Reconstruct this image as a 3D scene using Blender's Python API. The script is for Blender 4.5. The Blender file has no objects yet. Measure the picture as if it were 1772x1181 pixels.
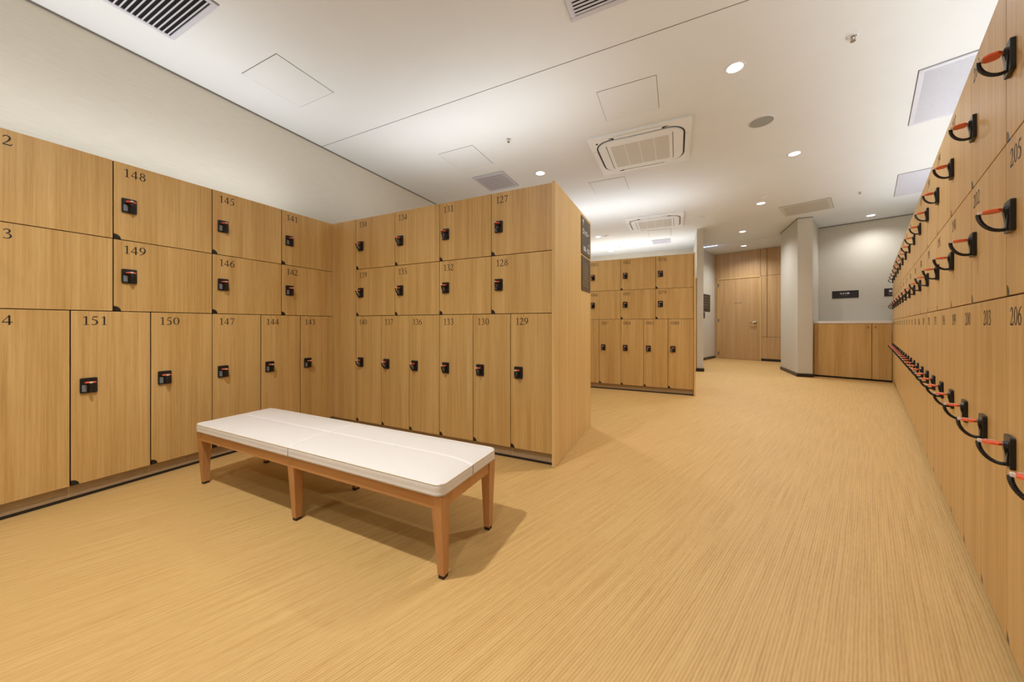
import bpy, bmesh, math, random
from mathutils import Vector, Matrix
random.seed(7)
C = bpy.context.scene.collection
PI = math.pi

# ------------------------------------------------------------------ camera, world, exposure
cam_d = bpy.data.cameras.new('camera'); cam = bpy.data.objects.new('camera', cam_d); C.objects.link(cam)
cam.location = (0, 0, 1.0); cam.rotation_euler = (PI/2, 0, math.radians(25.756))
cam_d.sensor_width = 36; cam_d.lens = 12.0; cam_d.shift_y = -28.5/1772; cam_d.clip_start = .02
bpy.context.scene.camera = cam
W = bpy.data.worlds.new('world'); bpy.context.scene.world = W; W.use_nodes = True
W.node_tree.nodes['Background'].inputs[0].default_value = (.9, .9, .9, 1)
W.node_tree.nodes['Background'].inputs[1].default_value = 0.0
vs = bpy.context.scene.view_settings
vs.view_transform = 'Standard'; vs.look = 'None'; vs.gamma = 1; vs.use_curve_mapping = False
vs.exposure = 0.40

CEIL = 3.04
TH = math.radians(20.57); SU, CU = math.sin(TH), math.cos(TH)
def UV(u, v, z=0.0): return Vector((u*SU+v*CU, u*CU-v*SU, z))       # frame turned with the right-hand bank
ROT_UV = -TH                                                        # local x = v, local y = u

WARM = (.955, .975, 1.0); NEUT = (.94, .97, 1.0)
def add_spot(x, y, z, e, size=.05, ang=150, col=WARM):
    l = bpy.data.lights.new('downlight_lamp', 'SPOT'); l.energy = e; l.color = col
    l.spot_size = math.radians(ang); l.spot_blend = 1.0; l.shadow_soft_size = size
    o = bpy.data.objects.new('downlight_lamp', l); o.location = (x, y, z); C.objects.link(o)
def add_strip(cx, cy, z, lx, ly, e, rz=0, col=NEUT):
    l = bpy.data.lights.new('cove_lamp', 'AREA'); l.shape = 'RECTANGLE'; l.size = lx; l.size_y = ly
    l.energy = e; l.color = col
    o = bpy.data.objects.new('cove_lamp', l); o.location = (cx, cy, z); o.rotation_euler = (PI, 0, rz); C.objects.link(o)
# ceiling downlights: (x, y, power); the first eight are seen, the rest belong to the same grid behind the camera
DOWN = [(.417, 3.208), (1.266, 5.131), (1.277, 6.988), (1.301, 8.938), (3.266, 8.655), (-1.655, 4.308),
        (-1.644, 8.009), (-1.645, 9.75)]
DOWN_BACK = [(-1.50, .28), (-.35, -.55), (-2.1, -1.5), (.3, -1.9)]
for (x, y), e in zip(DOWN, (100, 75, 85, 85, 42, 62, 60, 60)): add_spot(x, y, CEIL-.02, e)
add_spot(*DOWN_BACK[0], CEIL-.02, 175); add_spot(*DOWN_BACK[1], CEIL-.02, 55)
add_spot(*DOWN_BACK[2], CEIL-.02, 70); add_spot(*DOWN_BACK[3], CEIL-.02, 70)
_h = UV(10.705, -2.306); add_spot(_h.x, _h.y, 3.07, 85)
# cove strips lying on the locker tops
add_strip(-3.30, .7, 2.045, .10, 3.0, 12)
add_strip(-1.9, 2.95, 2.045, 2.1, .08, 11)
_c = UV(4.3, .66); add_strip(_c.x, _c.y, 2.045, 0.05, 8.2, 36, ROT_UV)
add_strip(-1.3, 6.1, 2.045, 2.8, .05, 17)
add_strip(-1.4, 9.1, 2.045, 3.2, .08, 24)  # added lamp, brightens the dim area above the far lockers

# ------------------------------------------------------------------ materials
def lin(c): return tuple(((v/255)/12.92 if v/255 <= .04045 else ((v/255+.055)/1.055)**2.4) for v in c)+(1,)
def newmat(name, col=(200, 200, 200), rough=.5, metal=0, spec=.5):
    m = bpy.data.materials.new(name); m.use_nodes = True
    b = m.node_tree.nodes['Principled BSDF']
    b.inputs['Base Color'].default_value = lin(col); b.inputs['Roughness'].default_value = rough
    b.inputs['Metallic'].default_value = metal; b.inputs['Specular IOR Level'].default_value = spec
    return m
def nd(m, t, **k):
    n = m.node_tree.nodes.new(t)
    for a, v in k.items(): setattr(n, a, v)
    return n
def lk(m, a, b): m.node_tree.links.new(a, b)
def speckle(m, col, amt=.06, scale=(40, 40, 40), bump=.0, rough=None, detail=3):
    """small procedural variation of the surface colour, with a matching bump"""
    tc = nd(m, 'ShaderNodeTexCoord'); mp = nd(m, 'ShaderNodeMapping'); mp.inputs['Scale'].default_value = scale
    no = nd(m, 'ShaderNodeTexNoise'); no.inputs['Detail'].default_value = detail; no.inputs['Scale'].default_value = 1
    cr = nd(m, 'ShaderNodeValToRGB')
    c = lin(col); cr.color_ramp.elements[0].color = tuple(x*(1-amt) for x in c[:3])+(1,)
    cr.color_ramp.elements[1].color = tuple(min(1, x*(1+amt)) for x in c[:3])+(1,)
    cr.color_ramp.elements[0].position = .35; cr.color_ramp.elements[1].position = .65
    lk(m, tc.outputs['Object'], mp.inputs[0]); lk(m, mp.outputs[0], no.inputs['Vector'])
    lk(m, no.outputs['Fac'], cr.inputs[0])
    b = m.node_tree.nodes['Principled BSDF']; lk(m, cr.outputs[0], b.inputs['Base Color'])
    if bump:
        bp = nd(m, 'ShaderNodeBump'); bp.inputs['Strength'].default_value = bump; bp.inputs['Distance'].default_value = .002
        lk(m, no.outputs['Fac'], bp.inputs['Height']); lk(m, bp.outputs[0], b.inputs['Normal'])
    return m
def wood(name, dark, mid, light, grain=(1, 1, 1), rough=.42, rnd=True):
    """straight oak grain; grain = factors on x, y, z (small along the fibre)"""
    m = newmat(name, mid, rough); b = m.node_tree.nodes['Principled BSDF']
    tc = nd(m, 'ShaderNodeTexCoord'); add = nd(m, 'ShaderNodeVectorMath', operation='ADD')
    lk(m, tc.outputs['Object'], add.inputs[0])
    if rnd:
        oi = nd(m, 'ShaderNodeObjectInfo'); mu = nd(m, 'ShaderNodeVectorMath', operation='SCALE')
        cx = nd(m, 'ShaderNodeCombineXYZ')
        for i in range(3): lk(m, oi.outputs['Random'], cx.inputs[i])
        lk(m, cx.outputs[0], mu.inputs[0]); mu.inputs['Scale'].default_value = 37
        lk(m, mu.outputs[0], add.inputs[1])
    def layer(s, det, dist):
        mp = nd(m, 'ShaderNodeMapping'); mp.inputs['Scale'].default_value = tuple(s[0] if g == 1 else s[1] for g in grain)
        no = nd(m, 'ShaderNodeTexNoise'); no.inputs['Scale'].default_value = 1; no.inputs['Detail'].default_value = det
        no.inputs['Distortion'].default_value = dist
        lk(m, add.outputs[0], mp.inputs[0]); lk(m, mp.outputs[0], no.inputs['Vector']); return no
    n1 = layer((14, .5), 3, .3); n2 = layer((110, 1.6), 4, .1); n3 = layer((420, 9), 2, 0)
    m1 = nd(m, 'ShaderNodeMix'); m1.inputs[0].default_value = .45
    lk(m, n1.outputs['Fac'], m1.inputs[2]); lk(m, n2.outputs['Fac'], m1.inputs[3])
    m2 = nd(m, 'ShaderNodeMix'); m2.inputs[0].default_value = .22
    lk(m, m1.outputs[0], m2.inputs[2]); lk(m, n3.outputs['Fac'], m2.inputs[3])
    cr = nd(m, 'ShaderNodeValToRGB'); e = cr.color_ramp.elements
    e[0].position = .36; e[0].color = lin(dark); e[1].position = .64; e[1].color = lin(light)
    k = e.new(.5); k.color = lin(mid)
    lk(m, m2.outputs[0], cr.inputs[0]); lk(m, cr.outputs[0], b.inputs['Base Color'])
    bp = nd(m, 'ShaderNodeBump'); bp.inputs['Strength'].default_value = .12; bp.inputs['Distance'].default_value = .001
    lk(m, n2.outputs['Fac'], bp.inputs['Height']); lk(m, bp.outputs[0], b.inputs['Normal'])
    return m
OAK_D, OAK_M, OAK_L = (182, 142, 80), (200, 161, 98), (214, 178, 118)
M = {}
M['oak'] = wood('oak_door', OAK_D, OAK_M, OAK_L, (1, 1, .1))
M['oak_wall'] = wood('oak_panelling', (176, 136, 88), (190, 152, 104), (202, 166, 118), (1, 1, .1))
M['oak_lit'] = wood('oak_lit_tone', (205, 168, 106), (218, 183, 121), (227, 196, 138), (1, 1, .1))  # door oak made paler: light falling on the end panel put into the colour
M['beech'] = wood('beech_frame', (176, 122, 70), (188, 134, 80), (198, 146, 92), (.1, 1, 1), .38)
M['beech_v'] = wood('beech_leg', (176, 122, 70), (188, 134, 80), (198, 146, 92), (1, 1, .1), .38)
M['edge'] = newmat('dark_edge', (46, 26, 12), .6)
M['plinth'] = speckle(newmat('taupe_plinth', (168, 144, 112), .4, .0), (168, 144, 112), .04)
M['black'] = speckle(newmat('black_plastic', (20, 18, 18), .35), (20, 18, 18), .1)
M['cavity'] = newmat('black_cavity', (10, 10, 10), .9)
M['ink'] = newmat('dark_ink', (18, 10, 5), .6)
M['orange'] = speckle(newmat('orange_plastic', (240, 100, 58), .35), (240, 100, 58), .05)
M['clip'] = newmat('clear_clip', (225, 215, 210), .3)
M['grey_label'] = newmat('grey_label', (120, 124, 130), .4)
M['coil'] = newmat('black_coil', (16, 15, 15), .4)
M['steel'] = newmat('brushed_steel', (190, 185, 175), .3, 1)
M['white'] = speckle(newmat('white_enamel', (222, 220, 222), .45), (222, 220, 222), .01)
M['louvre'] = speckle(newmat('louvre_metal', (196, 196, 206), .45), (196, 196, 206), .015)
M['ac'] = speckle(newmat('ac_plastic', (222, 223, 222), .5), (222, 223, 222), .01)
M['ac_grille'] = speckle(newmat('ac_grille', (196, 192, 180), .6), (196, 192, 180), .05, (300, 300, 300))
M['ceiling'] = speckle(newmat('ceiling_paint', (218, 220, 220), .9), (218, 220, 220), .008, (3, 3, 3))
M['panel'] = speckle(newmat('hatch_paint', (216, 218, 218), .85), (216, 218, 218), .008, (3, 3, 3))
M['gap'] = newmat('shadow_gap', (112, 106, 98), .9)
M['cloth_grille'] = newmat('speaker_cloth', (150, 152, 146), .8)
M['leather'] = speckle(newmat('cream_leather', (221, 214, 206), .5), (221, 214, 206), .02, (220, 220, 220), .15)
M['piping'] = newmat('cream_piping', (236, 226, 206), .5)
M['sign'] = newmat('sign_black', (34, 30, 36), .4)
M['sign_brown'] = newmat('sign_brown', (74, 64, 52), .35)
M['letter'] = newmat('white_lettering', (232, 232, 236), .5)
M['letter_dim'] = newmat('beige_lettering', (150, 134, 110), .5)
M['counter'] = speckle(newmat('white_worktop', (228, 224, 220), .3), (228, 224, 220), .01)
M['base_black'] = newmat('black_skirting', (30, 22, 20), .4)
M['brass'] = newmat('brass_knob', (196, 150, 80), .3, 1)
def emit(name, col, s):
    m = bpy.data.materials.new(name); m.use_nodes = True; nt = m.node_tree; nt.nodes.clear()
    e = nt.nodes.new('ShaderNodeEmission'); o = nt.nodes.new('ShaderNodeOutputMaterial')
    e.inputs[0].default_value = col; e.inputs[1].default_value = s; nt.links.new(e.outputs[0], o.inputs[0]); return m
M['lamp'] = emit('lamp_lens', (1, .96, .9, 1), 6)
M['lamp_blue'] = emit('blue_white_tube', (.55, .68, 1, 1), 5)
M['led'] = emit('led_strip', (1, .95, .88, 1), 2)
# wallpaper with a fine horizontal weave
def wallpaper(name, col):
    m = newmat(name, col, .85)
    return speckle(m, col, .035, (9, 9, 160), .25, detail=4)
M['paper'] = wallpaper('beige_wallpaper', (200, 193, 178))
# floor: ribbed woven vinyl, ribs run with the right-hand bank
def floor_mat():
    m = newmat('woven_floor', (214, 172, 110), .55); b = m.node_tree.nodes['Principled BSDF']
    tc = nd(m, 'ShaderNodeTexCoord'); mp = nd(m, 'ShaderNodeMapping')
    mp.inputs['Rotation'].default_value = (0, 0, TH)
    lk(m, tc.outputs['Object'], mp.inputs[0])
    def noise(s, det=3):
        q = nd(m, 'ShaderNodeMapping'); q.inputs['Scale'].default_value = s
        n = nd(m, 'ShaderNodeTexNoise'); n.inputs['Scale'].default_value = 1; n.inputs['Detail'].default_value = det
        lk(m, mp.outputs[0], q.inputs[0]); lk(m, q.outputs[0], n.inputs['Vector']); return n
    sx = nd(m, 'ShaderNodeSeparateXYZ'); lk(m, mp.outputs[0], sx.inputs[0])
    w = noise((5, 4, 1), 2)
    def mth(op, a, c):
        n = nd(m, 'ShaderNodeMath', operation=op)
        for i, v in enumerate((a, c)):
            if isinstance(v, (int, float)): n.inputs[i].default_value = v
            elif v is not None: lk(m, v, n.inputs[i])
        return n.outputs[0]
    ph = mth('ADD', mth('MULTIPLY', sx.outputs[0], 2*PI/.0092), mth('MULTIPLY', w.outputs['Fac'], 5))
    rib = mth('MULTIPLY', mth('ADD', mth('SINE', ph, None), 1), .5)
    rib2 = mth('POWER', rib, .6)
    streak = noise((95, 2.2, 1), 3); fleck = noise((260, 22, 1), 2); big = noise((1.3, 1.3, 1), 2)
    v = mth('ADD', mth('ADD', mth('MULTIPLY', rib2, .26), mth('MULTIPLY', streak.outputs['Fac'], .74)),
            mth('ADD', mth('MULTIPLY', fleck.outputs['Fac'], .42), mth('MULTIPLY', big.outputs['Fac'], .10)))
    cr = nd(m, 'ShaderNodeValToRGB'); e = cr.color_ramp.elements
    e[0].position = .50; e[0].color = lin((180, 138, 78)); e[1].position = .98; e[1].color = lin((209, 171, 108))
    k = e.new(.72); k.color = lin((196, 156, 93))
    lk(m, v, cr.inputs[0]); lk(m, cr.outputs[0], b.inputs['Base Color'])
    bp = nd(m, 'ShaderNodeBump'); bp.inputs['Strength'].default_value = .18; bp.inputs['Distance'].default_value = .0015
    lk(m, v, bp.inputs['Height']); lk(m, bp.outputs[0], b.inputs['Normal'])
    return m
M['floor'] = floor_mat()

# ------------------------------------------------------------------ mesh helpers
class MB:
    def __init__(s): s.bm = bmesh.new(); s.T = Matrix.Identity(4)
    def _v(s, p): return s.bm.verts.new(s.T @ Vector(p))
    def box(s, a, b, taper=None):
        """axis box; taper = (dx0, dx1, dy0, dy1) shifts of the bottom corners"""
        x0, y0, z0 = a; x1, y1, z1 = b; t = taper or (0, 0, 0, 0)
        v = [s._v(p) for p in ((x0+t[0], y0+t[2], z0), (x1+t[1], y0+t[2], z0), (x1+t[1], y1+t[3], z0), (x0+t[0], y1+t[3], z0),
                               (x0, y0, z1), (x1, y0, z1), (x1, y1, z1), (x0, y1, z1))]
        for f in ((0, 3, 2, 1), (4, 5, 6, 7), (0, 1, 5, 4), (1, 2, 6, 5), (2, 3, 7, 6), (3, 0, 4, 7)):
            s.bm.faces.new([v[i] for i in f])
        return s
    def prism(s, pts, axis, a, b):
        """polygon pts in the plane normal to axis ('y' -> pts are x,z ; 'z' -> x,y ; 'x' -> y,z)"""
        def P(p, d): return {'y': (p[0], d, p[1]), 'z': (p[0], p[1], d), 'x': (d, p[0], p[1])}[axis]
        A = [s._v(P(p, a)) for p in pts]; B = [s._v(P(p, b)) for p in pts]; n = len(pts)
        s.bm.faces.new(A); s.bm.faces.new(B[::-1])
        for i in range(n): s.bm.faces.new((A[i], B[i], B[(i+1) % n], A[(i+1) % n]))
        return s
    def lathe(s, prof, n=32, c=(0, 0), cap=True):
        rings = [[s._v((c[0]+r*math.cos(2*PI*i/n), c[1]+r*math.sin(2*PI*i/n), z)) for i in range(n)] for r, z in prof]
        for a, b in zip(rings, rings[1:]):
            for i in range(n): s.bm.faces.new((a[i], a[(i+1) % n], b[(i+1) % n], b[i]))
        if cap: s.bm.faces.new(rings[0][::-1]); s.bm.faces.new(rings[-1])
        return s
    def tube(s, pts, rad, n=8, closed=False):
        pts = [Vector(p) for p in pts]; m = len(pts); rings = []
        up = None
        for i, p in enumerate(pts):
            a = pts[i-1] if (i or closed) else pts[0]; b = pts[(i+1) % m] if (i < m-1 or closed) else pts[-1]
            d = (b-a).normalized()
            if up is None: up = d.orthogonal().normalized()
            up = (up-d*up.dot(d)).normalized(); q = d.cross(up)
            r = rad[i] if isinstance(rad, list) else rad
            rings.append([s._v(p+up*r*math.cos(2*PI*k/n)+q*r*math.sin(2*PI*k/n)) for k in range(n)])
        prs = list(zip(rings, rings[1:]))+([(rings[-1], rings[0])] if closed else [])
        for a, b in prs:
            for k in range(n): s.bm.faces.new((a[k], a[(k+1) % n], b[(k+1) % n], b[k]))
        if not closed: s.bm.faces.new(rings[0][::-1]); s.bm.faces.new(rings[-1])
        return s
    def mesh(s, name, mat, bevel=0, seg=2, smooth=False):
        bmesh.ops.recalc_face_normals(s.bm, faces=s.bm.faces)
        if bevel: bmesh.ops.bevel(s.bm, geom=list(s.bm.edges), offset=bevel, segments=seg, affect='EDGES', profile=.6)
        if smooth:
            for f in s.bm.faces: f.smooth = True
        me = bpy.data.meshes.new(name); s.bm.to_mesh(me); s.bm.free()
        me.materials.append(mat); return me
    def obj(s, name, mat, parent=None, **k): return put(name, s.mesh(name, mat, **k), parent)
def put(name, me, parent=None, loc=(0, 0, 0), rz=0):
    o = bpy.data.objects.new(name, me); C.objects.link(o); o.location = loc; o.rotation_euler = (0, 0, rz)
    if parent: o.parent = parent
    return o
def tag(o, label, cat, group=None):
    o['label'] = label; o['category'] = cat
    if group: o['group'] = group
    return o
def thing(name, label, cat, loc=(0, 0, 0), rz=0, group=None):
    return tag(put(name, None, None, loc, rz), label, cat, group)
def struct(o): o['kind'] = 'structure'; return o

def arc(cx, cy, r, a0, a1, n):
    return [(cx+r*math.cos(math.radians(a0+(a1-a0)*i/n)), cy+r*math.sin(math.radians(a0+(a1-a0)*i/n))) for i in range(n+1)]
def rrect(x0, y0, x1, y1, r, n=6):
    return arc(x1-r, y1-r, r, 0, 90, n)+arc(x0+r, y1-r, r, 90, 180, n)+arc(x0+r, y0+r, r, 180, 270, n)+arc(x1-r, y0+r, r, 270, 360, n)

# ------------------------------------------------------------------ serif digits, drawn stroke by stroke
def ell(cx, cy, rx, ry, thin, thick, n=22, a0=0, a1=360):
    out = []
    for i in range(n+1):
        t = math.radians(a0+(a1-a0)*i/n)
        out.append((cx+rx*math.cos(t), cy+ry*math.sin(t), thin+(thick-thin)*abs(math.cos(t))**1.5))
    return out
DIG = {
 '0': [ell(.31, .5, .225, .475, .035, .11)],
 '1': [[(.33, .0, .10), (.33, .97, .10)], [(.12, .82, .03), (.22, .88, .05), (.35, .98, .05)], [(.14, .015, .03), (.52, .015, .03)]],
 '2': [[(.07, .74, .04), (.13, .88, .06), (.27, .955, .07), (.41, .87, .10), (.44, .72, .11), (.39, .54, .09), (.24, .28, .05), (.05, .04, .04)],
       [(.05, .045, .09), (.52, .045, .09)], [(.50, .04, .04), (.57, .22, .03)]],
 '3': [[(.10, .80, .04), (.17, .91, .06), (.29, .955, .07), (.42, .87, .10), (.42, .70, .10), (.33, .58, .05), (.21, .53, .04)],
       [(.21, .53, .04), (.38, .49, .06), (.49, .34, .10), (.47, .16, .10), (.32, .03, .05), (.17, .03, .05), (.09, .08, .09)]],
 '4': [[(.41, .0, .10), (.41, .98, .10)], [(.42, .97, .035), (.04, .31, .035)], [(.03, .28, .07), (.59, .28, .07)]],
 '5': [[(.19, .93, .09), (.50, .95, .09)], [(.20, .96, .035), (.12, .60, .035)],
       [(.11, .60, .05), (.29, .58, .07), (.43, .46, .10), (.47, .27, .11), (.40, .10, .09), (.24, .02, .05), (.09, .06, .09)]],
 '6': [[(.56, .97, .03), (.36, .87, .06), (.18, .65, .10), (.10, .38, .11), (.15, .13, .09), (.31, .02, .045), (.46, .12, .09), (.51, .31, .11),
        (.44, .52, .08), (.31, .59, .045), (.16, .49, .04)]],
 '7': [[(.09, .92, .09), (.56, .92, .09)], [(.06, .78, .03), (.10, .93, .03)], [(.54, .92, .04), (.38, .46, .06), (.25, .0, .07)]],
 '8': [ell(.31, .75, .155, .205, .04, .08), ell(.31, .27, .20, .25, .04, .10)],
}
DIG['9'] = [[(.62-x, 1-y, w) for x, y, w in DIG['6'][0]]]
def digits_mesh(text, h=.051, adv=.70):
    bm = bmesh.new(); ox = 0
    for k, ch in enumerate(text):
        for j, st in enumerate(DIG[ch]):
            P = [Vector((x*1.08, y)) for x, y, w in st]; Wd = [w for *_, w in st]
            if len(P) > 2 and len(P) < 15:       # smooth the hand-set points
                Q, V = [], []
                for i in range(len(P)-1):
                    p0, p1, p2, p3 = P[max(i-1, 0)], P[i], P[i+1], P[min(i+2, len(P)-1)]
                    for s in range(4):
                        t = s/4; Q.append(.5*((2*p1)+(p2-p0)*t+(2*p0-5*p1+4*p2-p3)*t*t+(3*p1-p0-3*p2+p3)*t**3)); V.append(Wd[i]*(1-t)+Wd[i+1]*t)
                P, Wd = Q+[P[-1]], V+[Wd[-1]]
            L, R = [], []
            for i, p in enumerate(P):
                d = (P[min(i+1, len(P)-1)]-P[max(i-1, 0)]).normalized(); nrm = Vector((-d.y, d.x))*(Wd[i]*1.05+.016)/2
                L.append(p+nrm); R.append(p-nrm)
            y = -.0004-.00006*j
            Wd = Wd; vl = [bm.verts.new(((ox+p.x)*h, y, p.y*h)) for p in L]; vr = [bm.verts.new(((ox+p.x)*h, y, p.y*h)) for p in R]
            for i in range(len(P)-1): bm.faces.new((vl[i], vr[i], vr[i+1], vl[i+1]))
        ox += adv + (0 if ch != '1' else -.04)
    # thickness: front faces plus a thin skirt, so it is applied vinyl rather than a bare sheet
    r = bmesh.ops.extrude_face_region(bm, geom=list(bm.faces))
    bmesh.ops.translate(bm, verts=[g for g in r['geom'] if isinstance(g, bmesh.types.BMVert)], vec=(0, .0006, 0))
    me = bpy.data.meshes.new('number'); bm.to_mesh(me); bm.free(); me.materials.append(M['ink']); return me
def text_mesh(body, size, mat, align='CENTER', ext=.0006, bold=0.0):
    cu = bpy.data.curves.new('lettering', 'FONT'); cu.body = body; cu.size = size; cu.align_x = align; cu.align_y = 'CENTER'
    cu.extrude = ext; cu.offset = bold; cu.resolution_u = 3
    o = bpy.data.objects.new('tmp', cu); C.objects.link(o)
    dg = bpy.context.evaluated_depsgraph_get(); dg.update()
    me = bpy.data.meshes.new_from_object(o.evaluated_get(dg)); bpy.data.objects.remove(o); bpy.data.curves.remove(cu)
    me.transform(Matrix.Rotation(PI/2, 4, 'X'))          # stands upright, read from -y
    me.materials.clear(); me.materials.append(mat); return me

# ------------------------------------------------------------------ the setting
# floor and ceiling follow the turned frame beyond the room so that the walls close on them
def quadslab(name, pts, z0, z1, mat):
    return MB().prism(pts, 'z', z0, z1).obj(name, mat)
fl = [(-3.8, -3.3), (3.9, -3.3), (6.4, 13.5), (-3.8, 13.5)]
struct(quadslab('floor', fl, -.12, 0, M['floor']))
a = UV(9.84, -7.9); b = UV(9.84, 1.2)
struct(quadslab('ceiling', [(-3.8, -3.3), (3.6, -3.3), (b.x, b.y), (a.x, a.y)], CEIL, CEIL+.15, M['ceiling']))
a2 = UV(9.84, -3.7); b2 = UV(9.84, -1.2); c2 = UV(11.7, -1.2); d2 = UV(11.7, -3.7)
struct(quadslab('ceiling_vestibule', [a2.xy, b2.xy, c2.xy, d2.xy], 3.09, 3.2, M['ceiling']))
struct(MB().box((-3.80, -3.3, 0), (-3.67, 10.42, CEIL)).obj('wall_left', M['paper']))
struct(MB().box((-3.67, -3.3, 0), (2.9, -3.17, CEIL)).obj('wall_rear', M['paper']))
struct(MB().box((-3.67, 10.30, 0), (.39, 10.42, CEIL)).obj('wall_back', M['paper']))
# turned walls: local x = v, local y = u
def uvbox(name, v0, u0, z0, v1, u1, z1, mat, **k):
    o = MB().box((v0, u0, z0), (v1, u1, z1)).obj(name, mat, **k); o.rotation_euler = (0, 0, ROT_UV); return o
struct(uvbox('wall_right', .86, -4.0, 0, .98, 9.8, CEIL, M['paper']))
struct(uvbox('wall_far', -.745, 9.68, 0, .86, 9.80, CEIL, M['paper']))
# pier between the vestibule and the counter recess
p3 = (2.31, 8.28); p5 = UV(9.80, -.745)
P = [(2.09, 8.28), p3, tuple(p5.xy), (2.40, 9.62), (2.09, 9.45)]
struct(MB().prism(P, 'z', 0, CEIL).obj('wall_pier', M['paper']))
struct(MB().box((2.075, 8.265, 0), (2.325, 8.28, .065)).box((2.075, 8.28, 0), (2.09, 9.45, .065)).obj('baseboard_pier', M['base_black']))
# vestibule: right side closing wall, left wall, oak end wall
struct(uvbox('wall_vestibule_right', -1.34, 9.60, 0, -1.22, 11.56, 3.2, M['paper']))
# dividing wall whose end shows as a slim column, carried on as the left wall of the vestibule
struct(MB().box((.39, 8.28, 0), (.51, 10.50, 3.2)).obj('wall_divider', M['paper']))
struct(MB().box((.375, 8.265, 0), (.525, 8.28, .07)).box((.51, 8.28, 0), (.525, 10.4, .07)).obj('baseboard_divider', M['base_black']))
struct(uvbox('wall_vestibule_left', -3.32, 10.0, 0, -3.2, 11.46, 3.2, M['paper']))
struct(uvbox('baseboard_vestibule', -3.2, 10.1, 0, -3.185, 11.44, .07, M['base_black']))
# oak panelled end wall with its door
ow = MB()
g = .004
for v0, v1, z0, z1 in ((-3.2, -3.106, .0, 2.338), (-3.2, -2.075, 2.338, 3.09), (-2.075, -1.927, .66, 2.338), (-2.075, -1.927, 2.338, 3.09),
                       (-1.927, -1.30, .66, 2.338), (-1.927, -1.30, 2.338, 3.09), (-2.075, -1.30, .06, .66)):
    ow.box((v0+g, 11.45, z0+g), (v1-g, 11.47, z1-g))
o = struct(ow.obj('wall_vestibule_end', M['oak_wall'], bevel=.0015, seg=1)); o.rotation_euler = (0, 0, ROT_UV)
struct(uvbox('trim_1', -3.25, 11.47, 0, -1.25, 11.55, 3.2, M['edge']))
struct(uvbox('baseboard_vestibule_end', -2.075, 11.438, 0, -1.30, 11.462, .06, M['base_black']))
door = struct(put('door_1', MB().box((-3.094, 11.448, .006), (-2.087, 11.488, 2.318)).mesh('door_1', M['oak_wall'], bevel=.002, seg=1), None, (0, 0, 0), ROT_UV))
fr = MB(); fr.box((-3.118, 11.430, 0), (-3.098, 11.49, 2.342)).box((-2.083, 11.430, 0), (-2.063, 11.49, 2.342)).box((-3.118, 11.430, 2.322), (-2.063, 11.49, 2.342))
fr.obj('door_frame', M['oak_lit'], door)
hd = MB(); hd.T = Matrix.Translation((-2.19, 11.448, 1.06)) @ Matrix.Rotation(PI/2, 4, 'X')
hd.lathe([(.034, 0), (.034, .010), (.016, .014), (.016, .034), (.030, .040), (.032, .055), (.024, .066), (.004, .070)], 20); hd.T = Matrix.Identity(4)
hd.tube([(-2.19, 11.408, 1.06), (-2.20, 11.400, 1.06), (-2.25, 11.398, 1.06), (-2.32, 11.402, 1.058)], [.012, .012, .011, .009], 10)
hd.obj('door_handle', M['steel'], door, smooth=True)
for z in (.15, 1.12, 2.16):
    MB().box((-3.110, 11.424, z-.05), (-3.086, 11.447, z+.05)).obj('hinge', M['gap'], door, bevel=.002, seg=1)
put('lettering', text_mesh('STAFF ONLY', .036, M['ink']), door, (-2.60, 11.4465, 1.615))
# ceiling edge at the step and thin shadow gaps
struct(uvbox('trim_2', -3.3, 9.80, CEIL-.004, -1.2, 9.845, 3.11, M['ceiling']))
struct(MB().box((-3.672, -3.1, CEIL-.010), (-3.658, 10.3, CEIL-.0005)).obj('trim_3', M['gap']))
struct(uvbox('trim_4', -.745, 9.66, CEIL-.012, .86, 9.682, CEIL-.0005, M['gap']))
struct(MB().box((-3.66, 2.574, CEIL-.0018), (1.63, 2.578, CEIL+.01)).obj('trim_5', M['gap']))
struct(MB().box((2.083, 8.272, CEIL-.012), (2.0905, 9.45, CEIL-.0005)).box((2.083, 8.272, CEIL-.012), (2.318, 8.2805, CEIL-.0005)).obj('trim_7', M['gap']))
struct(uvbox('trim_6', -3.205, 9.72, 2.86, -3.14, 9.80, 3.04, M['louvre']))
# low oak partition standing behind the far locker bank
pt = tag(MB().box((-3.4, 8.30, 0), (.386, 9.36, 2.0)).obj('locker_bank', M['oak'], bevel=.002, seg=1),
         'rearmost oak locker bank, a sliver showing between the far lockers and slim column', 'locker bank')

# ------------------------------------------------------------------ lockers
WW, WN = .49, .327
Z0, Z1, Z2, Z3 = .085, 1.081, 1.523, 2.0
GAP = .0024
def door_mesh(w, h):
    r = .030
    pts = [(w-GAP, GAP), (w-GAP, h-GAP), (GAP, h-GAP)] + [(GAP, GAP+r)] + arc(GAP, GAP, r, 84, 6, 7) + [(GAP+r, GAP)]
    me = MB().prism(pts, 'y', 0, .019).mesh('door', M['oak'], bevel=.0008, seg=1)
    me.materials.append(M['edge'])              # dark sealing strip on the latch edge
    for f in me.polygons:
        if f.normal.x < -.6 and abs(f.normal.y) < .5: f.material_index = 1
    return me
def body_mesh(w, h):
    return MB().box((.0006, .0215, .0006), (w-.0006, .52, h-.0006)).mesh('body', M['edge'])
kinds = {}
for k, w, h in (('top', WW, Z3-Z2), ('mid', WW, Z2-Z1), ('tall', WN, Z1-Z0)):
    kinds[k] = (door_mesh(w, h), body_mesh(w, h), w, h)
pull_me = MB().prism([(GAP, GAP)]+arc(GAP, GAP, .030, 0, 90, 8), 'y', .0008, .0214).mesh('finger_pull', M['black'])
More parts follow.
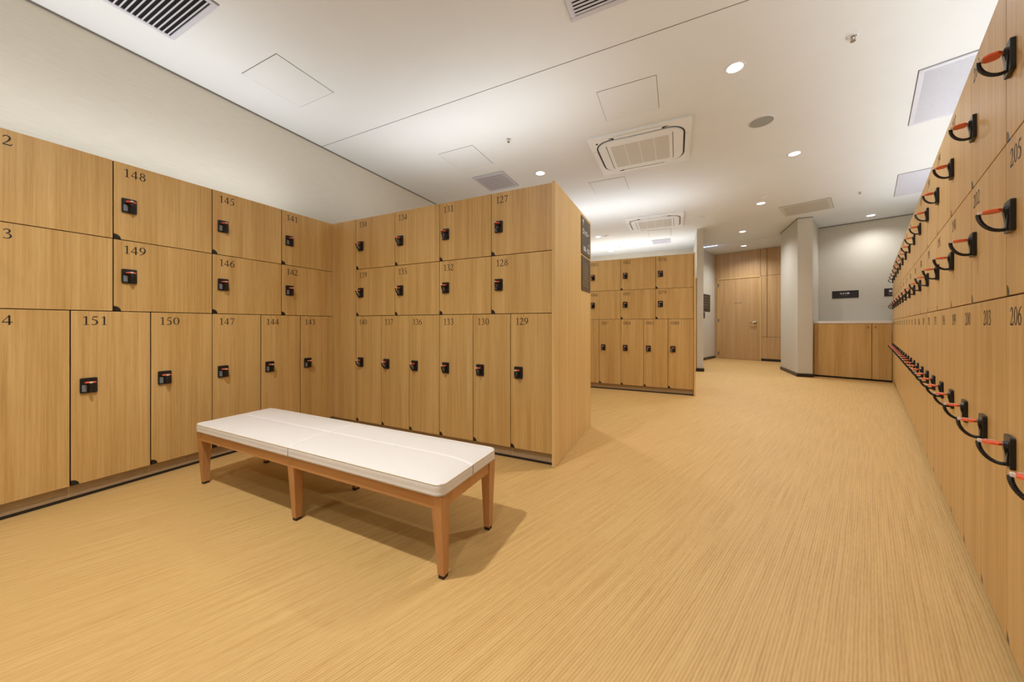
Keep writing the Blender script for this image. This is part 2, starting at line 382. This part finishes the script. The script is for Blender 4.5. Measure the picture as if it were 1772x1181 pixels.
# lock: plate, cam housing, key with orange fob and coiled wrist band
plate_me = MB().prism(rrect(-.033, -.044, .033, .044, .006, 4), 'y', -.010, 0).mesh('lock_plate', M['black'], bevel=.0012, seg=1)
hs = MB()
hs.prism([(-.009, .030), (-.017, .024), (-.017, .012), (-.0105, -.028)], 'x', -.006, .012)
hs.T = Matrix.Translation((.006, -.009, .0195)) @ Matrix.Rotation(PI/2, 4, 'X'); hs.lathe([(.012, 0), (.010, .007)], 16)
hs.T = Matrix.Translation((.015, -.009, -.018)) @ Matrix.Rotation(math.radians(18), 4, 'Y'); hs.box((-.004, -.004, -.018), (.004, .001, .020))
housing_me = hs.mesh('lock_housing', M['black'])
label_me = MB().box((-.026, -.0112, -.034), (-.008, -.0098, .004)).mesh('lock_label', M['grey_label'])
fob_pts = [(-.021, -.026), (-.021, -.042), (-.012, -.051), (.012, -.051), (.021, -.042), (.021, -.026), (.012, -.018), (-.012, -.018)]
fob_me = MB().prism(fob_pts, 'z', .0165, .0230).mesh('key_fob', M['orange'], bevel=.0015, seg=2)
fob_me.materials.append(M['clip'])
cl = MB()
cl.box((-.008, -.058, .0155), (.004, -.0505, .0240)); cl.box((-.004, -.019, .0175), (.008, -.009, .0225)); cl.box((-.012, -.046, .0230), (-.008, -.026, .0245))
clip_me = cl.mesh('key_clip', M['clip'], bevel=.0008, seg=1)
bp_ = []
P0, P1, P2, P3 = (Vector(p) for p in ((-.002, -.057, .017), (-.002, -.058, -.010), (.002, -.036, -.044), (.004, -.009, -.034)))
for i in range(41):
    t = i/40; bp_.append((1-t)**3*P0+3*(1-t)**2*t*P1+3*(1-t)*t*t*P2+t**3*P3)
band_me = MB().tube(bp_, [.0046+.0009*(i % 2) for i in range(41)], 8).mesh('wrist_band', M['coil'], smooth=False)
LOCKERS = []
def locker(num, kind, loc, rz, label, group, detail=True, odd=0):
    """origin: bottom-left corner of the front; local x right, y into the cabinet, z up"""
    dme, bme, w, h = kinds[kind]
    t = thing('locker', label, 'locker', loc, rz, group)
    put('body', bme, t)
    d = put('door', dme, t)
    put('number', digits_mesh('%03d' % num), d, (.040, 0, h-.083))
    put('finger_pull', pull_me, d)
    zc = {'top': 1.738-Z2, 'mid': 1.300-Z1, 'tall': .647-Z0}[kind]
    lk_ = put('lock', plate_me, t, (.066, 0, zc))
    for n, me in (('lock_housing', housing_me), ('lock_label', label_me), ('key_fob', fob_me), ('key_clip', clip_me), ('wrist_band', band_me)):
        put(n, me, lk_)
    return t
def module(n, side, place, rz, lab, group):
    """seven lockers of one module. side='L': numbers run right to left, 'R': left to right.
       place(x, z) -> world position of a front point x metres from the module's left end"""
    if side == 'L': spots = [(n, 'top', WW), (n+1, 'mid', WW), (n+2, 'tall', 2*WN), (n+3, 'tall', WN), (n+4, 'top', 0), (n+5, 'mid', 0), (n+6, 'tall', 0)]
    else: spots = [(n, 'top', 0), (n+1, 'mid', 0), (n+2, 'tall', 0), (n+3, 'tall', WN), (n+4, 'top', WW), (n+5, 'mid', WW), (n+6, 'tall', 2*WN)]
    for num, kind, x in spots:
        z = {'top': Z2, 'mid': Z1, 'tall': Z0}[kind]
        l = lab(num, kind, x)
        if l is None: continue
        locker(num, kind, place(x, z), rz, l, '%s of %s' % ({'top': 'top row lockers', 'mid': 'middle row lockers', 'tall': 'tall bottom row lockers'}[kind], group))
KW = {'top': 'wide oak locker', 'mid': 'wide oak locker', 'tall': 'tall narrow oak locker'}
RW = {'top': 'top row', 'mid': 'middle row', 'tall': 'bottom row'}
# left bank, faces +x, its left end towards the camera
LX = -3.08; LY = .324
def lab_left(num, kind, x): return '%s with number %03d, %s of the bank along the left wall' % (KW[kind], num, RW[kind])
for i, n in ((0, 148), (1, 141)):
    module(n, 'L', lambda x, z, i=i: (LX, LY+.98*i+x, z), PI/2, lab_left, 'the left wall bank')
# centre bank, faces the camera side
CY = 2.28; CX0 = -2.746
def lab_mid(num, kind, x): return '%s with number %03d, %s of the bank behind the bench' % (KW[kind], num, RW[kind])
for i, n in ((0, 134), (1, 127)):
    module(n, 'L', lambda x, z, i=i: (CX0+.98*i+x, CY, z), 0, lab_mid, 'the bank behind the bench')
# far bank
FY = 5.40; FX1 = .212
def lab_far(num, kind, x): return '%s with number %03d, %s of the far freestanding bank' % (KW[kind], num, RW[kind])
module(78, 'L', lambda x, z: (FX1-.98+x, FY, z), 0, lab_far, 'the far bank')
def lab_far2(num, kind, x):
    if num in (85, 86, 87): return lab_far(num, kind, x)
    return {88: 'tall narrow oak locker just left of locker 087, cut off by the large end panel',
            89: 'wide top row oak locker left of locker 085, behind the large end panel',
            90: 'wide middle row oak locker left of locker 086, behind the large end panel',
            91: 'tall narrow oak locker at the hidden left end of the far bank'}[num]
module(85, 'L', lambda x, z: (FX1-1.96+x, FY, z), 0, lab_far2, 'the far bank')
# right bank: turned frame, face at v = RV; its left end is the far one
RV = .2735; RZ = -(PI/2+TH); U_NEAR = 1.615+.1026
ORD = ['nearest', 'second', 'third', 'fourth', 'fifth', 'sixth', 'seventh', 'eighth', 'ninth', 'tenth', 'eleventh', 'twelfth', 'thirteenth',
       'fourteenth', 'fifteenth', 'sixteenth', 'seventeenth', 'eighteenth', 'nineteenth', 'twentieth', 'twenty-first', 'twenty-second', 'twenty-third']
for j in range(8):                     # j = 0 is the module cut by the right edge of the picture
    n = 204-7*j; uleft = U_NEAR+.98*j
    def lab_right(num, kind, x, j=j):
        if j == 0 and num > 207: return None
        if kind == 'tall': i = 2*1-2 + 0; idx = (1-round(x/WN))+3*j
        else: idx = (0-round(x/WW))+2*j
        if kind == 'tall' and idx < 0: return None
        return '%s numbered %03d, %s of slanting right bank, %s' % (KW[kind], num, RW[kind],
            'nearest the camera' if idx == 0 else ORD[idx]+' from near end')
    module(n, 'R', lambda x, z, u=uleft: UV(u-x, RV, z), RZ, lab_right, 'the slanting right bank')

# plinths, filler panels, end panels
def plinth(name, label, L, loc, rz):
    t = thing(name, label, 'plinth', loc, rz)
    MB().box((0, .030, .016), (L, .50, Z0)).obj('kick_board', M['plinth'], t)
    MB().box((0, .027, 0), (L, .50, .016)).obj('black_edge_strip', M['base_black'], t)
    for x in [WN*k for k in range(1, int(L/WN)+1)]:
        MB().box((x-.001, .0288, .017), (x+.001, .0310, Z0-.002)).obj('joint_cover', M['oak_lit'], t)
    return t
plinth('locker_plinth', 'taupe plinth under the left wall lockers', 1.955, (LX, LY, 0), PI/2)
plinth('locker_plinth', 'taupe plinth under the lockers behind the bench', 2.285, (LX+.008, CY, 0), 0)
plinth('locker_plinth', 'taupe plinth under the far freestanding lockers', 1.955, (FX1-1.955, FY, 0), 0)
RL = 7.86
p = UV(U_NEAR+6.86, RV); t = plinth('locker_plinth', 'slim plinth at the foot of the slanting right lockers', 7.35, p, RZ)
tag(MB().box((LX+.002, CY, Z0), (CX0-.002, CY+.50, Z3)).obj('filler_panel', M['oak'], bevel=.001, seg=1),
    'plain tall oak filler panel in the corner left of locker 138', 'panel')
ep = tag(MB().box((-.7855, CY-.012, .002), (-.764, 3.37, Z3+.004)).obj('end_panel', M['oak_lit'], bevel=.001, seg=1),
    'large oak end panel, coloured as brightly lit, closing the bank behind the bench', 'panel')
bk = tag(MB().box((-3.07, CY+.53, .002), (-.790, 3.36, Z3-.004)).obj('locker_bank', M['oak'], bevel=.001, seg=1),
    'back half of the locker island behind lockers 127 to 140', 'locker bank')
fe = tag(MB().box((FX1+.003, FY-.012, .002), (FX1+.024, FY+1.08, Z3+.004)).obj('end_panel', M['oak_lit'], bevel=.001, seg=1),
    'narrow oak end panel beside lockers 078 to 080', 'panel')
tag(MB().box((FX1-1.96, FY+.53, .002), (FX1-.002, FY+1.07, Z3-.004)).obj('locker_bank', M['oak'], bevel=.001, seg=1),
    'back half of the far locker island behind lockers 078 to 087', 'locker bank')
o = uvbox('filler_panel', RV, U_NEAR+6.864, .002, RV+.5, 8.772, Z3, M['oak'], bevel=.001, seg=1)
tag(o, 'plain oak filler panel at the far end of the slanting right bank', 'panel')
tag(MB().box((-3.60, LY-.024, .002), (-3.075, LY-.002, Z3+.004)).obj('end_panel', M['oak_lit'], bevel=.001, seg=1),
    'oak end panel beside lockers 152 to 154', 'panel')

# cove lights lying on the locker tops
def cove(label, L, loc, rz):
    t = thing('cove_light', label, 'light', loc, rz, None)
    MB().box((-.03, -L/2, 0), (.03, L/2, .022)).obj('housing', M['white'], t)
    MB().box((-.02, -L/2+.01, .022), (.02, L/2-.01, .028)).obj('light_strip', M['led'], t)
cove('hidden strip light on top of the left wall lockers', 1.9, (-3.30, 1.3, Z3), 0)
cove('hidden strip light on top of the lockers behind the bench', 2.1, (-1.9, 2.95, Z3), PI/2)
cove('hidden strip light on top of the far freestanding lockers', 1.8, (-.75, 6.1, Z3), PI/2)
cove('added unseen strip light on top of the rearmost locker bank', 3.2, (-1.4, 9.1, 2.0), PI/2)  # no visible source, added to brighten the back of the room
_q = UV(5.0, .66); cove('hidden strip light on top of the slanting right lockers', 6.6, (_q.x, _q.y, Z3), ROT_UV)

# ------------------------------------------------------------------ signs on the end panel, far wall and vestibule
def sign(label, w, h, loc, rz, mat, items, th=.006):
    """origin: centre of the back of the plate; text items (body, size, x, z, material)"""
    t = thing('sign', label, 'sign', loc, rz)
    MB().prism(rrect(-w/2, -h/2, w/2, h/2, .002, 2), 'y', -th, 0).obj('sign_plate', mat, t)
    for body, size, x, z, mm in items:
        put('lettering', text_mesh(body, size, mm, bold=.0006 if size > .03 else 0), t, (x, -th-.0004, z))
    return t
sign('dark grey square sign with a locker arrow high on the large end panel', .335, .335, (-.764, 3.157, 1.805), PI/2, M['sign_brown'],
     [('↑', .07, -.11, .115, M['letter']), ('ロッカー', .062, -.01, .035, M['letter']), ('→', .055, .10, -.055, M['letter']),
      ('106 - 126', .062, .01, -.115, M['letter'])])
s2 = sign('brown notice with small rows of text below the square locker sign', .335, .31, (-.764, 3.165, 1.463), PI/2, M['sign_brown'], [])
rows = MB()
for r in range(11):
    z = .10-.021*r; n = 9 if r else 5; x = -.13 if r else -.06
    for k in range(n):
        w = random.uniform(.012, .026)
        if x+w > .135: break
        rows.box((x, -.0068, z-.0035), (x+w, -.0058, z+.0035)); x += w+.004
rows.obj('text_rows', M['letter_dim'], s2)
_p = UV(9.68, -.341, 1.612)
sign('black wall sign with white lettering above the left end of the counter', .387, .15, _p, ROT_UV, M['sign'],
     [('タオル類', .036, -.01, .018, M['letter']), ('Towel corner', .017, -.01, -.018, M['letter_dim'])])
_p = UV(9.68, .194+.1935, 1.615)
sign('black wall sign half hidden behind the slanting right lockers', .387, .15, _p, ROT_UV, M['sign'],
     [('館内着', .046, -.065, .020, M['letter']), ('Room wear', .020, -.085, -.035, M['letter'])])
# vestibule signs, facing +v
_p = UV(10.70, -3.2, 1.612)
s3 = sign('dark framed notice on the left wall of the vestibule', .60, .49, _p, ROT_UV+PI/2, M['sign'], [])
mk = MB()
for r in range(5):
    for k in range(7): mk.box((-.25+.07*k, -.0066, .16-.075*r), (-.25+.07*k+random.uniform(.02, .05), -.0062, .175-.075*r))
mk.obj('text_rows', M['letter_dim'], s3)
_p = UV(10.42, -3.2, 1.262)
sign('narrow dark notice hanging lower beside the vestibule notice', .26, .17, _p, ROT_UV+PI/2, M['sign'], [])

# ------------------------------------------------------------------ counter cabinet by the far wall
t = thing('counter_cabinet', 'low oak cupboard with two doors below the white counter', 'cabinet', UV(8.78, 0), ROT_UV)
MB().box((-.74, .022, .03), (.268, .895, 1.018)).obj('body', M['edge'], t)
MB().box((-.74, .05, 0), (.268, .89, .03)).obj('plinth', M['base_black'], t)
for x0, x1, kx in ((-.740, .026, -.023), (.030, .268, .072)):
    d = MB().box((x0+.002, 0, .034), (x1-.001, .02, 1.016)).obj('door', M['oak'], t, bevel=.001, seg=1)
    kb = MB(); kb.T = Matrix.Translation((kx, 0, .959)) @ Matrix.Rotation(PI/2, 4, 'X')
    kb.lathe([(.006, 0), (.006, .012), (.013, .018), (.014, .024), (.008, .028)], 16); kb.obj('knob', M['brass'], d, smooth=True)
o = put('worktop', MB().box((-.742, -.012, 1.019), (.268, .897, 1.066)).mesh('worktop', M['counter'], bevel=.002, seg=1), None, UV(8.78, 0), ROT_UV)
tag(o, 'long white worktop lying on the low oak cupboard', 'worktop')

# ------------------------------------------------------------------ bench
bx0, bx1, by0, by1 = -2.70, -.81, 1.055, 1.50
bc = ((bx0+bx1)/2, (by0+by1)/2); hw, hd_ = (bx1-bx0)/2, (by1-by0)/2
bench = thing('bench', 'long bench with white padded seat and tapered beech legs', 'bench', (bc[0], bc[1], 0))
def cushion():
    bm = bmesh.new(); r = .036; ztop, zbot = .382, .338
    def axis(half, step):
        n = int(half/step); a = [half*k/n for k in range(n+1)]
        a = [v for v in a if v > .018 and v < half-.05]+[0, .002, .004, .007, .011, .016]+[half-v for v in (0, .006, .013, .020, .028, .036, .045)]
        a = sorted(set(round(v, 5) for v in a)); return [-v/half for v in a[:0:-1]]+[v/half for v in a]
    AX, AY = axis(hw, .04), axis(hd_, .03); nx, ny = len(AX)-1, len(AY)-1
    def mapxy(a, b_, inset=0):
        x, y = a*(hw-inset), b_*(hd_-inset); rr = r
        cx, cy = hw-inset-rr, hd_-inset-rr
        if abs(x) > cx and abs(y) > cy:
            dx, dy = abs(x)-cx, abs(y)-cy; L = math.hypot(dx, dy); m = max(dx, dy)
            if L > 1e-6: dx, dy = dx/L*m, dy/L*m
            x = math.copysign(cx+dx, x); y = math.copysign(cy+dy, y)
        return x, y
    def par(i, n):                                   # denser towards the edges and the seams
        t = i/n*2-1; return t
    grid = {}
    for i in range(nx+1):
        for j in range(ny+1):
            a, b_ = AX[i], AY[j]
            x, y = mapxy(a, b_)
            ex, ey = hw-abs(x), hd_-abs(y); e = min(ex, ey)
            z = ztop + .020*(1-math.exp(-e/.05)) - .004*math.exp(-(e/.006)**2)*0
            z -= .0055*math.exp(-(x/.0045)**2)+.0055*math.exp(-(y/.0045)**2)+.0016*math.exp(-(x/.03)**2)+.0016*math.exp(-(y/.03)**2)
            z += .0012*math.sin(7*x+3*y)*math.sin(9*y-2*x)
            grid[i, j] = bm.verts.new((x, y, z))
    for i in range(nx):
        for j in range(ny): bm.faces.new((grid[i, j], grid[i+1, j], grid[i+1, j+1], grid[i, j+1]))
    loop = [(i, 0) for i in range(nx)]+[(nx, j) for j in range(ny)]+[(i, ny) for i in range(nx, 0, -1)]+[(0, j) for j in range(ny, 0, -1)]
    prev = [grid[k] for k in loop]
    for z, out in ((ztop-.006, .0015), (.36, .003), (zbot+.006, .001), (zbot, -.004)):
        cur = []
        for k in loop:
            v = grid[k].co; L = 1
            x = v.x+math.copysign(out, v.x)*(1 if hw-abs(v.x) < .03 else 0); y = v.y+math.copysign(out, v.y)*(1 if hd_-abs(v.y) < .03 else 0)
            cur.append(bm.verts.new((x, y, z)))
        n = len(loop)
        for q in range(n): bm.faces.new((prev[q], prev[(q+1) % n], cur[(q+1) % n], cur[q]))
        prev = cur
    bm.faces.new(prev)
    bmesh.ops.recalc_face_normals(bm, faces=bm.faces)
    for f in bm.faces: f.smooth = True
    me = bpy.data.meshes.new('cushion'); bm.to_mesh(me); bm.free(); me.materials.append(M['leather']); return me
cu_ = put('cushion', cushion(), bench)
def ringpts(z, out=0):
    return [(x, y, z) for x, y in rrect(-hw-out, -hd_-out, hw+out, hd_+out, .036+out, 5)]
MB().tube(ringpts(.3815, .0006), .0022, 6, closed=True).obj('piping', M['piping'], cu_, smooth=True)
sm = MB()
for x, y, ax in ((hw+.0032, 0, 0), (-hw-.0032, 0, 0), (0, -hd_-.0032, 1), (0, hd_+.0032, 1)):
    sm.box((x-.0008, y-.0008, .342), (x+.0008, y+.0008, .379))
sm.obj('side_seam', M['gap'], cu_)
ap = MB(); i0, i1 = .009, .031
ap.box((-hw+.03, -hd_+i0, .281), (hw-.03, -hd_+i1, .334)).obj('long_rail', M['beech'], bench, bevel=.0015, seg=1)
MB().box((-hw+.03, hd_-i1, .281), (hw-.03, hd_-i0, .334)).obj('long_rail', M['beech'], bench, bevel=.0015, seg=1)
MB().box((-hw+i0, -hd_+.03, .281), (-hw+i1, hd_-.03, .334)).obj('end_rail', M['beech_v'], bench, bevel=.0015, seg=1)
MB().box((hw-i1, -hd_+.03, .281), (hw-i0, hd_-.03, .334)).obj('end_rail', M['beech_v'], bench, bevel=.0015, seg=1)
MB().box((-hw+.02, -hd_+.02, .330), (hw-.02, hd_-.02, .3385)).obj('seat_board', M['edge'], bench)
for sx in (-1, 0, 1):
    for sy in (-1, 1):
        wt, wb, dt, db = .052, .030, .056, .032
        if sx == -1: xa, xb = -hw+.004, -hw+.004+wt; t0, t1 = .004, -(wt-wb-.004)
        elif sx == 1: xa, xb = hw-.004-wt, hw-.004; t0, t1 = (wt-wb-.004), -.004
        else: xa, xb = -.026, .026; t0, t1 = .010, -.010
        if sy == -1: ya, yb = -hd_+.006, -hd_+.006+dt; s0, s1 = .022, -(dt-db-.022)
        else: ya, yb = hd_-.006-dt, hd_-.006; s0, s1 = (dt-db-.022), -.022
        # upper block follows the rail, lower part tapers
        l = MB(); l.box((xa, ya, .014), (xb, yb, .334), (t0, t1, s0, s1))
        lo = l.obj('leg', M['beech_v'], bench, bevel=.002, seg=2)
        MB().box((xa+t0+.002, ya+s0+.002, 0), (xb+t1-.002, yb+s1-.002, .014)).obj('glide', M['edge'], lo)

# ------------------------------------------------------------------ ceiling things
def ctag(name, label, cat, loc, rz=0, group=None): return thing(name, label, cat, (loc[0], loc[1], CEIL), rz, group)
def down(x, y, label, z=CEIL, r=.062):
    t = thing('downlight', label, 'light', (x, y, z), 0, 'recessed ceiling downlights')
    MB().lathe([(r-.006, -.002), (r+.002, -.006), (r+.010, -.004), (r+.012, 0)], 32, cap=False).lathe([(r-.006, -.002), (r-.010, .0005)], 32, cap=False).obj('trim_ring', M['white'], t, smooth=True)
    MB().lathe([(.001, -.0018), (r-.007, -.0018)], 32, cap=False).obj('lens', M['lamp'], t)
LBL = ['large round downlight nearest the camera, between the hatch and the small sprinkler', 'round downlight in front of the pale speaker, towards the far sign',
       'round downlight just left of the turned square grille', 'round downlight above the pier by the vestibule', 'small round downlight by the far wall above the counter',
       'round downlight above the top right corner of the bank behind the bench', 'round downlight just right of the end panel sign',
       'tiny round downlight just above the top of the far lockers']
for (x, y), l in zip(DOWN, LBL): down(x, y, l)
for (x, y), l in zip(DOWN_BACK, ('round downlight in the ceiling above the bench', 'round downlight in the ceiling right above the camera',
        'round downlight behind the camera near the left wall', 'round downlight behind the camera near the right bank')): down(x, y, l)
_h = UV(10.705, -2.306); down(_h.x, _h.y, 'round downlight in the vestibule ceiling in front of the door', 3.09)
# blue-white tube tucked behind the ceiling step
t = thing('tube_light', 'bluish white tube light glowing at the vestibule ceiling step', 'light', UV(9.98, -2.95, 3.09), ROT_UV)
MB().box((-.22, -.03, -.012), (.25, .03, 0)).obj('housing', M['white'], t)
tb = MB(); tb.T = Matrix.Translation((-.20, 0, -.022)) @ Matrix.Rotation(PI/2, 4, 'Y'); tb.lathe([(.011, 0), (.011, .42)], 14); tb.obj('tube', M['lamp_blue'], t)
l = bpy.data.lights.new('tube_lamp', 'POINT'); l.energy = 2.5; l.color = (.5, .66, 1); l.shadow_soft_size = .05
o = bpy.data.objects.new('tube_lamp', l); o.location = UV(9.98, -2.95, 3.035); C.objects.link(o)

def louvre(label, x0, y0, x1, y1, pitch, frame=.03, rz=0, origin=None, dark=True, group=None, along='x', mat='louvre', slatw=.5):
    """framed ceiling grille; x0..y1 in the frame given by rz"""
    cx, cy = (x0+x1)/2, (y0+y1)/2; w, h = (x1-x0)/2, (y1-y0)/2
    pos = (cx, cy) if rz == 0 else tuple(UV(cy, cx).xy)
    t = ctag('ceiling_vent', label, 'vent', pos, rz, group)
    f = MB(); z0, z1 = -.012, 0
    MB().box((-w-.004, -h-.004, -.002), (w+.004, h+.004, -.0002)).obj('shadow_line', M['gap'], t)
    f.box((-w, -h, z0), (w, -h+frame, z1)).box((-w, h-frame, z0), (w, h, z1)).box((-w, -h+frame, z0), (-w+frame, h-frame, z1)).box((w-frame, -h+frame, z0), (w, h-frame, z1))
    f.obj('frame', M[mat], t, bevel=.002, seg=1)
    MB().box((-w+frame, -h+frame, -.0034), (w-frame, h-frame, -.0022)).obj('backing', M['cavity' if dark else 'gap'], t)
    s = MB()
    a0, a1 = (-h+frame, h-frame) if along == 'x' else (-w+frame, w-frame)
    n = int(round((a1-a0)/pitch)); pitch = (a1-a0)/n
    for k in range(n):
        q = a0+(k+.5)*pitch; e = pitch*slatw/2
        if along == 'x': pr = [(q-e, -.011), (q+e*.4, -.0125), (q+e, -.0045), (q-e*.4, -.0035)]; s.prism(pr, 'x', -w+frame, w-frame)
        else: pr = [(q-e, -.011), (q+e*.4, -.0125), (q+e, -.0045), (q-e*.4, -.0035)]; s.prism(pr, 'y', -h+frame, h-frame)
    s.obj('slats', M[mat], t)
    return t
louvre('large black and white slatted vent at the top left near the left wall', -3.235, .55, -2.63, 1.146, .0258, .028, slatw=.42)
louvre('slatted vent cut by the top edge above the long ceiling seam', -.632, 1.64, -.03, 2.24, .0258, .034, slatw=.75)
louvre('pale square vent over the middle of the bank behind the bench', -2.56, 4.03, -2.085, 4.545, .05, .025, dark=False, slatw=.97)
louvre('largest lilac grille above the slanting right bank', .275, 4.25, .80, 5.35, .018, .035, ROT_UV, dark=False, slatw=.85)
louvre('smaller lilac grille above the far part of the right bank', .27, 7.0, .80, 8.14, .018, .035, ROT_UV, dark=False, slatw=.9)
louvre('small lilac strip vent beyond the farther air conditioner', -.55, 8.90, -.14, 9.36, .04, .02, dark=False, slatw=.85)
tb_ = louvre('turned square beige grille near the top of the pier', -1.09, 7.47, -.43, 8.16, .022, .05, ROT_UV, dark=False, mat='ac_grille', slatw=.7)

def hatch(label, x0, y0, x1, y1):
    cx, cy = (x0+x1)/2, (y0+y1)/2; w, h = (x1-x0)/2, (y1-y0)/2
    t = ctag('access_hatch', label, 'hatch', (cx, cy), 0, 'ceiling access hatches')
    MB().box((-w, -h, -.0012), (w, h, 0)).obj('gap_line', M['gap'], t)
    e = .0035
    MB().box((-w+e, -h+e, -.0032), (w-e, h-e, -.0012)).obj('hatch_panel', M['panel'], t, bevel=.0008, seg=1)
hatch('square hatch near the left wall between the slatted vent and the seam', -3.18, 1.54, -2.71, 2.02)
hatch('square hatch just in front of the nearer air conditioner', -.635, 3.02, -.148, 3.495)
hatch('square hatch beside the pale vent over the bank behind the bench', -2.57, 3.295, -2.09, 3.78)
hatch('square hatch just beyond the nearer air conditioner', -1.138, 4.90, -.645, 5.40)
hatch('square hatch just beyond the farther air conditioner', -.57, 7.97, -.11, 8.62)

def cassette(label, x0, y0):
    w = .515; h = .49
    t = ctag('air_conditioner', label, 'air conditioner', (x0+w, y0+h), 0, 'ceiling cassette air conditioners')
    MB().prism(rrect(-w, -h, w, h, .02, 3), 'z', -.022, 0).obj('panel', M['ac'], t, bevel=.004, seg=2)
    # dark outlet ring, partly covered by the four flaps
    R = rrect(-.455, -.40, .455, .40, .17, 10); S = rrect(-.441, -.386, .441, .386, .156, 10)
    rg = MB(); n = len(R)
    for i in range(n):
        a, b_, c_, d_ = R[i], R[(i+1) % n], S[(i+1) % n], S[i]
        v = [rg._v((p[0], p[1], -.0232)) for p in (a, b_, c_, d_)]; u_ = [rg._v((p[0], p[1], -.0215)) for p in (a, b_, c_, d_)]
        rg.bm.faces.new(v); rg.bm.faces.new((v[0], v[1], u_[1], u_[0])); rg.bm.faces.new((v[2], v[3], u_[3], u_[2]))
    rg.obj('air_outlet', M['cavity'], t)
    MB().prism(rrect(-.434, -.379, .434, .379, .150, 8), 'z', -.034, -.0225).obj('centre_cover', M['ac'], t, bevel=.004, seg=2)
    gr = MB()
    for k in range(4):
        xa = -.30+.152*k; gr.box((xa, -.26, -.0352), (xa+.144, .28, -.0338))
    g_ = gr.obj('intake_grille', M['ac_grille'], t)
    lines = MB()
    for k in range(4):
        for q in range(14): lines.box((-.30+.152*k, -.255+.038*q, -.0362), (-.156+.152*k, -.249+.038*q, -.0352))
    lines.obj('grille_bars', M['ac'], g_)
    fr_ = MB()
    for x in (-.345, .335): fr_.box((x, -.30, -.0365), (x+.006, .30, -.034))
    fr_.obj('grille_clip', M['gap'], t)
    for (xa, ya, xb, yb) in ((-.24, -.446, .24, -.405), (-.24, .405, .24, .446), (-.496, -.20, -.460, .20), (.460, -.20, .496, .20)):
        MB().box((xa, ya, -.031), (xb, yb, -.0225)).obj('louvre_flap', M['ac'], t, bevel=.003, seg=2)
    # dark corner wedges
    for sx in (-1, 1):
        for sy in (-1, 1):
            if sy == 1 and sx == 1: continue
            MB().prism([(sx*.30, sy*.425), (sx*.245, sy*.405), (sx*.22, sy*.412), (sx*.26, sy*.428)], 'z', -.025, -.0215).obj('outlet_corner', M['cavity'], t)
    ind = MB(); ind.lathe([(.012, -.026), (.012, -.0215)], 14, (-.43, -.37)); ind.obj('sensor', M['cavity'], t)
cassette('nearer ceiling air conditioner between the two square hatches', -.89, 3.735)
cassette('farther ceiling air conditioner above the far lockers', -.905, 6.88)

t = ctag('ceiling_speaker', 'round grey speaker beyond the nearest downlight', 'speaker', (.766, 4.178))
MB().lathe([(.100, -.004), (.112, -.003), (.114, 0)], 40, cap=False).obj('rim', M['white'], t, smooth=True)
MB().lathe([(.001, -.005), (.101, -.004)], 40, cap=False).obj('speaker_grille', M['cloth_grille'], t)
def detector(name, label, cat, x, y, r, z=CEIL, mat='white', dome=True):
    t = thing(name, label, cat, (x, y, z))
    MB().lathe([(r, 0), (r, -.008), (r*.8, -.016), (r*.45, -.022), (r*.1, -.023)], 28).obj('cover', M[mat], t, smooth=True)
    return t
detector('smoke_detector', 'flat round white detector left of the ceiling step', 'detector', .415, 7.393, .07)
detector('smoke_detector', 'small round detector close behind the downlight left of the turned grille', 'detector', 1.262, 6.62, .055)
detector('smoke_detector', 'faint round detector in the vestibule ceiling right of its downlight', 'detector', *UV(10.7, -1.86).xy, .05, 3.09)
detector('smoke_detector', 'round detector just right of the end panel sign', 'detector', -1.46, 8.02, .05)
def sprinkler(label, x, y, r=.035):
    t = ctag('sprinkler', label, 'sprinkler', (x, y), 0, 'ceiling sprinklers')
    MB().lathe([(r, 0), (r*.95, -.004), (r*.55, -.006), (r*.5, -.001)], 24, cap=False).obj('escutcheon', M['white'], t, smooth=True)
    MB().lathe([(.010, 0), (.010, -.018), (.006, -.022), (.006, -.034), (.015, -.036), (.015, -.039)], 16).obj('sprinkler_head', M['steel'], t)
    for s_ in (-1, 1): MB().box((s_*.011-.002, -.003, -.036), (s_*.011+.002, .003, -.014)).obj('frame_arm', M['steel'], t)
sprinkler('small sprinkler above the bank behind the bench, nearer than its downlight', -1.66, 3.354)
sprinkler('small sprinkler nearest the slanting right bank at the top', 1.121, 3.217)
sprinkler('tiny sprinkler between the turned grille and the smaller lilac grille', 2.532, 7.039, .028)
sprinkler('tiny sprinkler above the far lockers left of the strip vent', -1.35, 9.2, .028)
